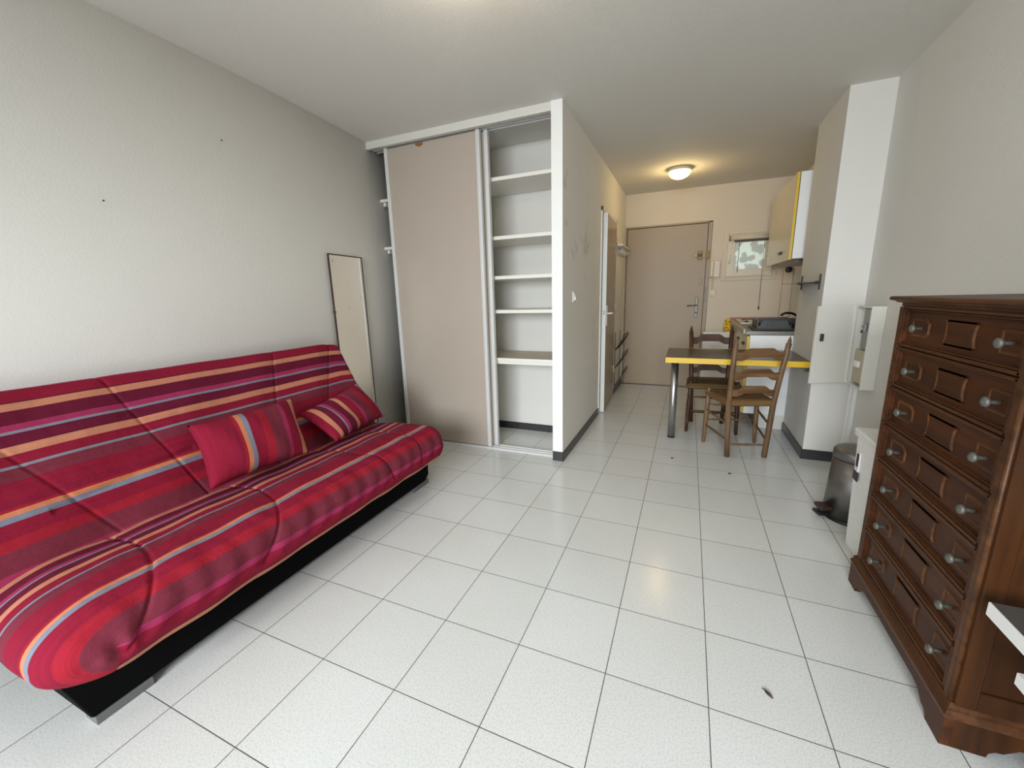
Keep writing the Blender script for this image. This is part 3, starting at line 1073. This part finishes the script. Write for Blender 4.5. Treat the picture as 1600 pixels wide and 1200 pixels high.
for k in range(7):
    z0 = Z0 + k * PIT
    z1 = z0 + PIT - .004
    zc = (z0 + z1) / 2
    dm = MB()
    dm.box(CX + .010, CX + .05, DY0, DY1, z0, z1)
    # stepped cove moulding round the drawer front, wide along top and bottom
    for (e, wv, xx) in ((0, .012, CX - .002), (.012, .008, CX + .003), (.020, .005, CX + .0065)):
        dm.box(xx, CX + .012, DY0 + e, DY1 - e, z0 + e * .9, z0 + (e + wv) * .9, .0028, 2, mat=1)
        dm.box(xx, CX + .012, DY0 + e, DY1 - e, z1 - (e + wv) * .9, z1 - e * .9, .0028, 2, mat=1)
        dm.box(xx, CX + .012, DY0 + e, DY0 + e + wv, z0 + e * .9, z1 - e * .9, .0022, 1)
        dm.box(xx, CX + .012, DY1 - e - wv, DY1 - e, z0 + e * .9, z1 - e * .9, .0022, 1)
    hh = .034
    xf = CX + .010
    ch_ = .018
    raised(dm, [(.742, zc - hh), (.742, zc + hh), (.650, zc + hh), (.626, zc + ch_), (.626, zc - ch_), (.650, zc - hh)], xf)
    cv = [(.545 - .012 * math.cos(a), zc + hh * math.sin(a)) for a in [math.pi / 2 - i * math.pi / 8 for i in range(9)]]
    cvr = [(.373 + .014 * math.cos(a), zc + hh * math.sin(a)) for a in [-math.pi / 2 + i * math.pi / 8 for i in range(9)]]
    raised(dm, cv + cvr, xf)
    raised(dm, [(.283, zc - hh), (.283, zc + hh), (.196, zc + hh), (.196, zc - hh)], xf)
    dr = ch.part('drawer', dm, ['chest', 'chest_hi'])
    for y in (.672, .236):
        kb = MB().lathe([(.006, 0), (.005, .016), (.007, .020), (.0125, .022), (.0138, .026), (.0128, .031), (.009, .032), (.006, .035), (0, .0355)], (CX + .008, y, zc), (-1, 0, 0), 18)
        sub('knob', kb, 'pewter', dr, ch.loc)

# ------------------------------------------------------------------ side table in the right foreground
st = Thing('side_table', 'grey-topped white side table in front of the tall chest of drawers', 'side table', (.76, -.2, 0))
TZ = .52
st.part('tabletop', MB().box(.571, .952, -.52, .050, TZ - .036, TZ - .002), 'white_gloss')
st.part('top_panel', MB().box(.574, .950, -.517, .047, TZ - .003, TZ), 'greytop')
st.part('shelf', MB().box(.606, .950, -.52, -.016, .365, .395), 'white_gloss')
for y0, y1 in ((-.50, -.46), (-.06, -.02)):
    st.part('leg', MB().box(.905, .945, y0, y1, 0, TZ - .036, .002, 1), 'white_gloss')
    st.part('leg', MB().box(.64, .68, y0 - .03, y1 - .03, 0, TZ - .036, .002, 1) if y1 < -.3 else MB().box(.74, .78, y0 - .03, y1 - .03, 0, TZ - .036, .002, 1), 'white_gloss')

# ------------------------------------------------------------------ laundry hamper and pedal bin
hm = Thing('laundry_hamper', 'white woven laundry hamper behind the chest of drawers', 'laundry hamper', (.80, 1.03, 0))
def taper_box(x0, x1, y0, y1, z0, z1, k):
    mb = MB().box(x0, x1, y0, y1, z0, z1, .012, 2)
    cx, cy = (x0 + x1) / 2, (y0 + y1) / 2
    for q in mb.bm.verts:
        t = 1 - k * (1 - (q.co.z - z0) / (z1 - z0))
        q.co.x = cx + (q.co.x - cx) * t
        q.co.y = cy + (q.co.y - cy) * t
    return mb
hm.part('basket', taper_box(.650, .942, .885, 1.185, 0, .572, .09), 'wicker')
ld = hm.part('lid', MB().box(.640, .948, .876, 1.195, .585, .604, .006), 'wicker')
hm.part('rim', MB().box(.642, .946, .878, 1.193, .568, .586, .004), 'trim')
lbx = .651
tg = hm.part('tag', MB().box(lbx - .004, lbx + .004, 1.110, 1.145, .405, .50, .001, 1), 'trim', label='white swing tag with dark print')
sub('tag_print', MB().box(lbx - .006, lbx - .003, 1.115, 1.136, .43, .492).box(lbx - .006, lbx - .003, 1.096, 1.149, .362, .405), 'blackp', tg, hm.loc)
bn = Thing('pedal_bin', 'brushed steel pedal bin standing behind the white laundry hamper', 'pedal bin', (.775, 1.475, 0))
bx, by = .775, 1.475
bn.part('base', MB().lathe([(0, 0), (.135, 0), (.137, .010), (.131, .016), (0, .016)], (bx, by, 0), (0, 0, 1), 40), 'blackp')
bn.part('body', MB().lathe([(0, .016), (.131, .016), (.1165, .345), (0, .345)], (bx, by, 0), (0, 0, 1), 48), 'steel')
bn.part('lid_gap_shade', MB().lathe([(.1150, .342), (.1165, .343), (.1165, .351), (.1150, .352)], (bx, by, 0), (0, 0, 1), 48), 'blackp')  # black ring put in as the shade of the gap under the lid
bn.part('lid', MB().lathe([(.1155, .350), (.1190, .352), (.1180, .385), (.110, .398), (.06, .405), (0, .407)], (bx, by, 0), (0, 0, 1), 48), 'steel')
pd = MB()
ca = math.radians(196)
for o, z, L in ((0, .028, .20), (0, .058, .19)):
    pass
dx, dy = math.cos(ca), math.sin(ca)
def obox(mb, r0, r1, hw, z0, z1):
    pts = []
    for r, s in ((r0, -hw), (r1, -hw), (r1, hw), (r0, hw)):
        pts.append((bx + dx * r - dy * s, by + dy * r + dx * s))
    return mb.prism(pts, 'z', z0, z1, .003)
bn.part('pedal', obox(MB(), .11, .185, .030, .016, .034), 'blackp')
bn.part('pedal_housing', obox(MB(), .118, .178, .034, .052, .072), 'darkline')
bn.part('pedal_lever', obox(MB(), .11, .165, .012, .034, .050), 'chrome')

# ------------------------------------------------------------------ fuse box on the right wall
eb = Thing('fuse_box', 'white wall fuse box with its door swung open against the pillar', 'fuse box', (XR, 2.12, .62))
X0, Y0, Y1, Zl, Zh = .892, 1.99, 2.245, .622, 1.142
XR_ = XR - .001
bx_ = MB().box(X0, XR_, Y0, Y0 + .010, Zl, Zh, .001, 1).box(X0, XR_, Y1 - .010, Y1, Zl, Zh, .001, 1)
bx_.box(X0, XR_, Y0 + .01, Y1 - .01, Zl, Zl + .010).box(X0, XR_, Y0 + .01, Y1 - .01, Zh - .010, Zh).box(XR - .008, XR_, Y0 + .01, Y1 - .01, Zl + .01, Zh - .01)
eb.part('case', bx_, 'white')
da = math.atan2(-.095, -.233)
dl = .252
dd = Vector((math.cos(da), math.sin(da), 0))
dn_ = Vector((-dd.y, dd.x, 0))
def dbox(mb, a0, a1, b0, b1, z0, z1, bev=.001):
    o = Vector((X0 - .001, Y1 - .003, 0))
    pts = [tuple((o + dd * a + dn_ * b).xy) for a, b in ((a0, b0), (a1, b0), (a1, b1), (a0, b1))]
    return mb.prism(pts, 'z', z0, z1, bev)
dr_ = eb.part('door', dbox(dbox(dbox(MB(), 0, dl, -.004, .004, Zl, Zh), dl - .012, dl, .003, .016, Zl, Zh), 0, .010, .003, .016, Zl, Zh), 'white')
sub('latch', dbox(MB(), dl - .05, dl - .034, .004, .022, .91, .96, .002), 'greyp', dr_, eb.loc, label='small dark latch')
for z in (.66, 1.11):
    eb.part('hinge', MB().lathe([(0, 0), (.005, 0), (.005, .025), (0, .025)], (X0 - .002, Y1 - .001, z - .012), (0, 0, 1), 8), 'greyp')
eb.part('breaker', MB().box(XR - .05, XR - .008, 2.05, 2.165, .87, 1.125, .003).box(XR - .062, XR - .05, 2.09, 2.13, .98, 1.03, .003), 'grey_metal')
eb.part('meter', MB().box(XR - .058, XR - .008, 2.055, 2.205, .645, .86, .006), 'meter')
eb.part('switch', MB().box(XR - .072, XR - .056, 2.09, 2.155, .75, .79, .003), 'white_gloss')
eb.part('wire', MB().tube([(XR - .04, 2.20, .965), (XR - .05, 2.18, .970), (XR - .06, 2.14, .985)], .004, 6).lathe([(0, 0), (.006, 0), (.006, .008), (0, .008)], (XR - .05, 2.15, 1.01), (-1, 0, 0), 8), 'blackp')

# ------------------------------------------------------------------ kitchen
KX, KY0, KY1 = .375, 3.058, YF
kb = Thing('kitchen_base_cabinet', 'white kitchen base cabinet with yellow-edged doors behind the bar table', 'cabinet', (.68, 3.85, 0))
kb.part('side_panel', MB().box(KX + .022, XR - .003, KY0, KY0 + .018, .13, .858), 'white_gloss')
kb.part('body', MB().box(KX + .024, XR - .003, KY0 + .018, KY1 - .005, .13, .855), 'white')
kb.part('plinth', MB().box(.505, XR - .003, KY0 + .004, KY1 - .005, 0, .13), 'white')
kb.part('plinth_gap', MB().box(.498, .505, KY0 + .004, KY1 - .005, 0.0, .128), 'blackp')
def kdoor(y0, y1, hy):
    d = kb.part('door', MB().box(KX + .002, KX + .022, y0 + .004, y1, .135, .850), 'cream')
    sub('edge', MB().box(KX, KX + .020, y0, y0 + .004, .135, .850).box(KX + .020, KX + .0225, y0 - .001, y0 + .004, .135, .850, mat=1), ['yellow', 'darkline'], d, kb.loc, label='yellow door edge')
    sub('handle', MB().box(KX - .016, KX + .003, hy - .05, hy + .05, .752, .775, .006), 'blackp', d, kb.loc)
kdoor(KY0, 3.50, 3.28)
kdoor(3.505, 3.95, 3.73)
# the far door stands wide open into the corridor
od = kb.part('door', MB().box(.055, KX + .01, 4.40, 4.418, .10, .765), 'white')
sub('handle', MB().box(.195, .275, 4.385, 4.401, .655, .668, .004), 'grey_metal', od, kb.loc)
kb.part('interior', MB().box(KX + .021, KX + .0245, 3.97, 4.40, .14, .845), 'shelftop')

wt = Thing('kitchen_worktop', 'grey steel worktop lying on the kitchen base cabinet', 'worktop', (.66, 3.85, .86))
tk = MB().box(KX - .018, XR - .003, KY0 - .006, 3.80, .860, .898, .003, 1)
wt.part('slab', tk, 'steel_h')
wt.part('slab', MB().box(KX - .018, XR - .003, 3.80, KY1 - .002, .860, .896, .003, 1), 'shelftop')
wt.part('front_lip', MB().box(KX - .036, KX - .017, KY0 - .006, KY1 - .002, .868, .915, .006), 'shelftop')
wt.part('back_lip', MB().box(KX - .02, XR - .004, KY1 - .03, KY1 - .003, .895, .925, .006), 'redbrown')
# hob
hb = Thing('hotplate_hob', 'beige two-ring hob on the far end of the kitchen worktop', 'hob', (.60, 4.2, .897))
hb.part('plate', MB().box(.40, .82, 3.92, 4.50, .8965, .915, .006), 'cream')
for x, y, r in ((.52, 4.30, .075), (.68, 4.12, .09)):
    hb.part('ring', MB().lathe([(0, 0), (r, 0), (r, .010), (r * .9, .012), (r * .3, .010), (0, .010)], (x, y, .914), (0, 0, 1), 28), 'greyp')
for x in (.46, .54):
    hb.part('knob', MB().lathe([(0, 0), (.020, 0), (.016, .022), (0, .024)], (x, 3.955, .914), (0, 0, 1), 16), 'blackp')
hb.part('guard_rail', MB().tube([(.42, 3.935, .915), (.42, 3.935, .935), (.70, 3.935, .935), (.70, 3.935, .915)], .004, 8), 'chrome')
# cloth over the far front corner
clm = MB()
pts_ = [(.275, .71), (.345, .70), (.350, .80), (.348, .90), (.335, .925), (.30, .928), (.288, .90), (.28, .80)]
single('tea_towel', MB().prism(pts_, 'y', 4.43, 4.455, .006, seg=2), 'cloth', 'yellow cloth with dark print hanging at the far front corner of the worktop', 'tea towel', (.31, 4.44, .71))
# dish drainer
dg = Thing('dish_drainer', 'dark grey plastic dish drainer on the near end of the worktop', 'dish drainer', (.60, 3.30, .90))
dm_ = MB()
A, B, Cc, D_ = .425, .90, 3.10, 3.50
dm_.box(A, B, Cc, D_, .900, .912, .004)
def slope_panel(mb, p0, p1, t=.006):
    pass
dm_.prism([(A + .03, .91), (A + .075, .985), (B - .22, .985), (B - .18, .91)], 'y', Cc + .035, Cc + .043)
dm_.prism([(A + .03, .91), (A + .075, .985), (B - .04, .985), (B, .91)], 'y', D_ - .02, D_ - .012)
dm_.prism([(Cc + .035, .91), (Cc + .045, .985), (D_ - .02, .985), (D_ - .012, .91)], 'x', A + .03, A + .038)
dm_.prism([(Cc + .035, .91), (Cc + .045, .955), (D_ - .02, .955), (D_ - .012, .91)], 'x', B - .012, B - .004)
for k in range(9):
    x = A + .08 + k * .042
    dm_.box(x, x + .006, Cc + .05, D_ - .02, .912, .945)
dg.part('rack', dm_, 'greyp')
sl = MB()
for k in (0, .032, .052):
    sl.box(A + .105 + k, A + .113 + k, Cc + .033, Cc + .036, .925, .975)
dg.part('slots', sl, 'blackp')
dg.part('cutlery_cup', MB().lathe([(.035, 0), (.042, .095), (.036, .095), (.030, .006), (0, .006)], (.80, 3.17, .912), (0, 0, 1), 20), 'greyp')
# tap
tpn = Thing('kitchen_tap', 'chrome arched tap over the sink end of the worktop', 'tap', (.86, 3.62, .90))
tpn.part('body', MB().lathe([(0, 0), (.026, 0), (.024, .01), (.020, .07), (.018, .085), (0, .09)], (.86, 3.62, .8985), (0, 0, 1), 18), 'chrome')
tpn.part('spout', MB().tube([(.86, 3.62, .97), (.84, 3.61, 1.005), (.80, 3.60, 1.025), (.75, 3.60, 1.028), (.72, 3.60, 1.015), (.715, 3.60, 1.000)], [.012, .0115, .011, .011, .012, .014], 12), 'dark_chrome')
tpn.part('lever', MB().tube([(.86, 3.62, .985), (.875, 3.63, 1.01), (.90, 3.66, 1.03)], .007, 8), 'chrome')
# wall cabinet
UX, UY0, UY1, UZ0, UZ1 = .636, 3.125, 4.26, 1.512, 2.20
uc = Thing('wall_cabinet', 'white wall cabinet with a yellow-edged door above the worktop', 'cabinet', (.80, 3.7, UZ0))
uc.part('body', MB().box(UX + .022, XR - .002, UY0, UY1, UZ0, UZ1, .001, 1), 'white_gloss')
ud = uc.part('door', MB().box(UX, UX + .018, UY0 + .004, UY1, UZ0 - .008, UZ1), 'cream')
sub('edge', MB().box(UX, UX + .018, UY0 - .001, UY0 + .004, UZ0 - .008, UZ1).box(UX + .018, UX + .0235, UY0 - .0015, UY0 + .006, UZ0, UZ1, mat=1), ['yellow', 'darkline'], ud, uc.loc, label='yellow door edge')
sub('handle', MB().box(UX - .018, UX + .002, 3.44, 3.56, 1.575, 1.598, .006), 'blackp', ud, uc.loc)
uc.part('hood', MB().prism([(UX + .03, UZ0), (XR - .03, UZ0), (XR - .03, UZ0 - .02), (UX + .12, UZ0 - .028)], 'y', 3.30, 4.20, .002), 'steel_h')
hk = MB().tube([(.70, 4.22, UZ0), (.70, 4.22, UZ0 - .03), (.712, 4.22, UZ0 - .045), (.722, 4.22, UZ0 - .035)], .004, 8)
uc.part('hook', hk, 'grey_metal')
# casing with a round valve on the far wall below the wall cabinet
vb = Thing('pipe_casing', 'cream pipe casing with a black valve in the far kitchen corner', 'pipe casing', (.93, YF, .93))
vb.part('casing', MB().box(.868, .962, YF - .07, YF - .001, .93, 1.50, .004), 'far')
vb.part('valve', MB().lathe([(0, 0), (.014, 0), (.014, .03), (.034, .035), (.036, .055), (.02, .062), (0, .063)], (.905, YF - .07, 1.475), (0, -1, 0), 20), 'blackp')
# glass shelf on the pillar
gs = Thing('glass_shelf', 'thin glass shelf on dark brackets at the side of the pillar', 'shelf', (.725, 2.7, 1.30))
gs.part('pane', MB().box(.583, .7235, 2.43, 2.98, 1.296, 1.302, .001, 1), 'glass')
for y in (2.45, 2.97):
    gs.part('bracket', MB().box(.715, .7245, y - .006, y + .006, 1.248, 1.358, .002).box(.69, .722, y - .007, y + .007, 1.288, 1.309, .003), 'blackp')
gs.part('rail', MB().tube([(.70, 2.43, 1.299), (.70, 2.98, 1.299)], .005, 8), 'blackp')

# ------------------------------------------------------------------ bar table
tb = Thing('bar_table', 'grey-brown laminate bar table with yellow edge and one chrome leg', 'table', (.22, 2.73, 0))
TX0, TX1, TY0, TY1, TZ0, TZ1 = -.285, .722, 2.40, 3.05, .688, .730
tb.part('tabletop', MB().box(TX0 + .003, TX1, TY0 + .003, TY1 - .003, TZ0, TZ1), 'tabletop')
tb.part('edge_band', MB().box(TX0, TX1, TY0, TY0 + .0035, TZ0 - .001, TZ1 + .0006).box(TX0, TX0 + .0035, TY0, TY1, TZ0 - .001, TZ1 + .0006).box(TX0, TX1 - .36, TY1 - .0035, TY1, TZ0 - .001, TZ1 + .0006), 'yellow')
lg = tb.part('leg', MB().lathe([(0, .012), (.030, .012), (.030, TZ0), (0, TZ0)], (-.207, 2.535, 0), (0, 0, 1), 32), 'steel_leg')
sub('foot_cap', MB().lathe([(0, 0), (.031, 0), (.031, .013), (0, .013)], (-.207, 2.535, 0), (0, 0, 1), 32), 'blackp', lg, tb.loc)
tb.part('wall_batten', MB().box(.700, .7245, TY0 + .03, TY1 - .03, TZ0 - .035, TZ0), 'tabletop')


# ------------------------------------------------------------------ ladder-back rush chairs
def chair(label, loc, rz, wv, wh, rush, sw):
    """local frame: +y is the front of the chair"""
    t = Thing('ladder_back_chair', label, 'chair', loc, rz, 'ladder-back chairs at the bar table')
    def rear(s):
        b = Vector((s * .135, -.160, 0))
        m_ = Vector((s * .158, -.165, .44))
        tp_ = Vector((s * .176, -.245, .885))
        return b, m_, tp_
    for s in (-1, 1):
        b, m_, tp_ = rear(s)
        q = lambda a, c, k: a + (c - a) * k
        pts = [b, b + (m_ - b) * .5, m_, q(m_, tp_, .5), tp_, tp_ + Vector((0, -.001, .004)), tp_ + Vector((0, -.003, .015)), tp_ + Vector((0, -.005, .03)), tp_ + Vector((0, -.008, .05))]
        t.part('back_post', MB().tube(pts, [.019, .020, .020, .0185, .018, .011, .013, .009, .002], 12), wv, local=True)
        fb, ft = Vector((s * .205, .165, 0)), Vector((s * .190, .160, .455))
        zs = [(0, .012), (.02, .015), (.07, .014), (.075, .017), (.09, .017), (.10, .0145), (.14, .018), (.28, .0195), (.33, .017), (.335, .019), (.36, .019), (.365, .0165), (.42, .018), (.445, .018), (.455, .012), (.463, .015), (.475, .013), (.48, .005)]
        t.part('front_leg', MB().tube([fb + (ft - fb) * (z / .455) for z, r in zs], [r for z, r in zs], 12), wv, local=True)
    # stretchers
    def st_(p0, p1, r=.0085):
        p0, p1 = Vector(p0), Vector(p1)
        t.part('stretcher', MB().tube([p0, p0 + (p1 - p0) * .15, (p0 + p1) / 2, p0 + (p1 - p0) * .85, p1], [r * .7, r * .9, r * 1.15, r * .9, r * .7], 8), wv, local=True)
    for z in (.20, .33):
        st_((-.205 + .015 * z / .45, .163, z), (.205 - .015 * z / .45, .163, z))
    st_((-.139, -.161, .10), (.139, -.161, .10))
    for s in (-1, 1):
        for zf, zr in ((.16, .13), (.29, .26)):
            st_((s * .202, .163, zf), (s * (.135 + .02 * zr / .44), -.162, zr))
    # shaped slats
    for zc, hh, m_ in ((.815, .062, 1), (.665, .058, 1), (.535, .052, 1)):
        k = (zc - .44) / .445
        hw = .158 + .018 * k
        yy = -.165 - .08 * k
        up = []
        lo = []
        N = 28
        for i in range(N + 1):
            u = -1 + 2 * i / N
            a = abs(u)
            f = 1 - min(max((a - .42) / .30, 0), 1)
            f = f * f * (3 - 2 * f)
            up.append((u * hw, zc - .022 + .030 * f + hh / 2))
            f2 = 1 - min(max((a - .36) / .36, 0), 1)
            f2 = f2 * f2 * (3 - 2 * f2)
            lo.append((u * hw, zc - .022 + .026 * f2 - hh / 2))
        mb = MB()
        bm = mb.bm
        g = []
        for (x, zu), (_, zl) in zip(up, lo):
            bow = -.016 * (1 - (x / hw) ** 2)
            tl = (zu - zl) * .18
            g.append([bm.verts.new((x, yy + bow - .006 - tl * .5, zu)), bm.verts.new((x, yy + bow + .006 - tl * .5, zu)), bm.verts.new((x, yy + bow + .006 + tl * .5, zl)), bm.verts.new((x, yy + bow - .006 + tl * .5, zl))])
        for a, b in zip(g, g[1:]):
            for k2 in range(4):
                bm.faces.new((a[k2], a[(k2 + 1) % 4], b[(k2 + 1) % 4], b[k2]))
        bm.faces.new(g[0])
        bm.faces.new(list(reversed(g[-1])))
        t.part('slat', mb, wh, local=True)
    # rush seat: four woven triangles meeting in the middle
    bm = bmesh.new()
    uvl = bm.loops.layers.uv.new('UVMap')
    N = 26
    cor = [Vector((-sw + .036, -.176, 0)), Vector((sw - .036, -.176, 0)), Vector((sw, .186, 0)), Vector((-sw, .186, 0))]
    cen = Vector((0, .0, 0))
    grid = {}
    for i in range(N + 1):
        for j in range(N + 1):
            a, b = i / N, j / N
            p = cor[0] * (1 - a) * (1 - b) + cor[1] * a * (1 - b) + cor[2] * a * b + cor[3] * (1 - a) * b
            e = min(a, 1 - a, b, 1 - b)
            z = .452 - .016 * math.exp(-(e / .03) ** 2) + .004 * math.sin(math.pi * 2 * min(e * 2, .5))
            dg_ = abs(min(a, 1 - a) - min(b, 1 - b))
            z -= .004 * math.exp(-(dg_ / .03) ** 2)
            grid[(i, j, 1)] = bm.verts.new((p.x, p.y, z))
            grid[(i, j, 0)] = bm.verts.new((p.x * .97, p.y * .97, .408 + .006 * min(e * 6, 1)))
    def fc(ks, uvs):
        f = bm.faces.new([grid[k] for k in ks])
        f.smooth = True
        for lp, u in zip(f.loops, uvs):
            lp[uvl].uv = u
    for i in range(N):
        for j in range(N):
            a, b = (i + .5) / N - .5, (j + .5) / N - .5
            for lay in (1, 0):
                ks = [(i, j, lay), (i + 1, j, lay), (i + 1, j + 1, lay), (i, j + 1, lay)]
                if abs(a) > abs(b):
                    uvs = [(k[0] / N * .42, k[1] / N * .4) for k in ks]
                else:
                    uvs = [(k[1] / N * .38, k[0] / N * .4) for k in ks]
                fc(ks, uvs)
    for k in range(N):
        for (p, q) in (((k, 0), (k + 1, 0)), ((k, N), (k + 1, N)), ((0, k), (0, k + 1)), ((N, k), (N, k + 1))):
            fc([p + (0,), q + (0,), q + (1,), p + (1,)], [(.0, 0), (.0, .02), (.04, .02), (.04, 0)])
    m2 = MB()
    m2.bm.free()
    m2.bm = bm
    t.part('seat', m2, rush, local=True)
    return t


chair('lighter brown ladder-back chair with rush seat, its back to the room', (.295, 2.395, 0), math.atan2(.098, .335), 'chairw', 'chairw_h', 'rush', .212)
chair('darker ladder-back chair facing the room from behind the bar table', (.105, 2.918, 0), math.pi + math.atan2(.028, .342), 'chaird', 'chair_shaded_h', 'rush_shaded', .230)

# ------------------------------------------------------------------ scraps on the floor
db = MB().tube([(.160, .130, .003), (.166, .127, .005), (.171, .120, .004), (.178, .114, .004), (.186, .104, .003)], [.001, .0015, .004, .005, .002], 6)
single('dry_leaf_scrap', db, 'darkline', 'tiny dark scrap lying on the front floor tiles', 'scrap', (.171, .119, 0))
for x, y, lbl in ((.205, 1.872, 'small dark mark on the floor before the near chair'), (-.179, 2.035, 'small dark mark on the floor before the chrome table leg')):
    single('floor_crumb', MB().lathe([(0, 0), (.012, 0), (.010, .0015), (0, .002)], (x, y, .0003), (0, 0, 1), 10), 'greyp', lbl, 'crumb', (x, y, 0), 'crumbs on the floor')
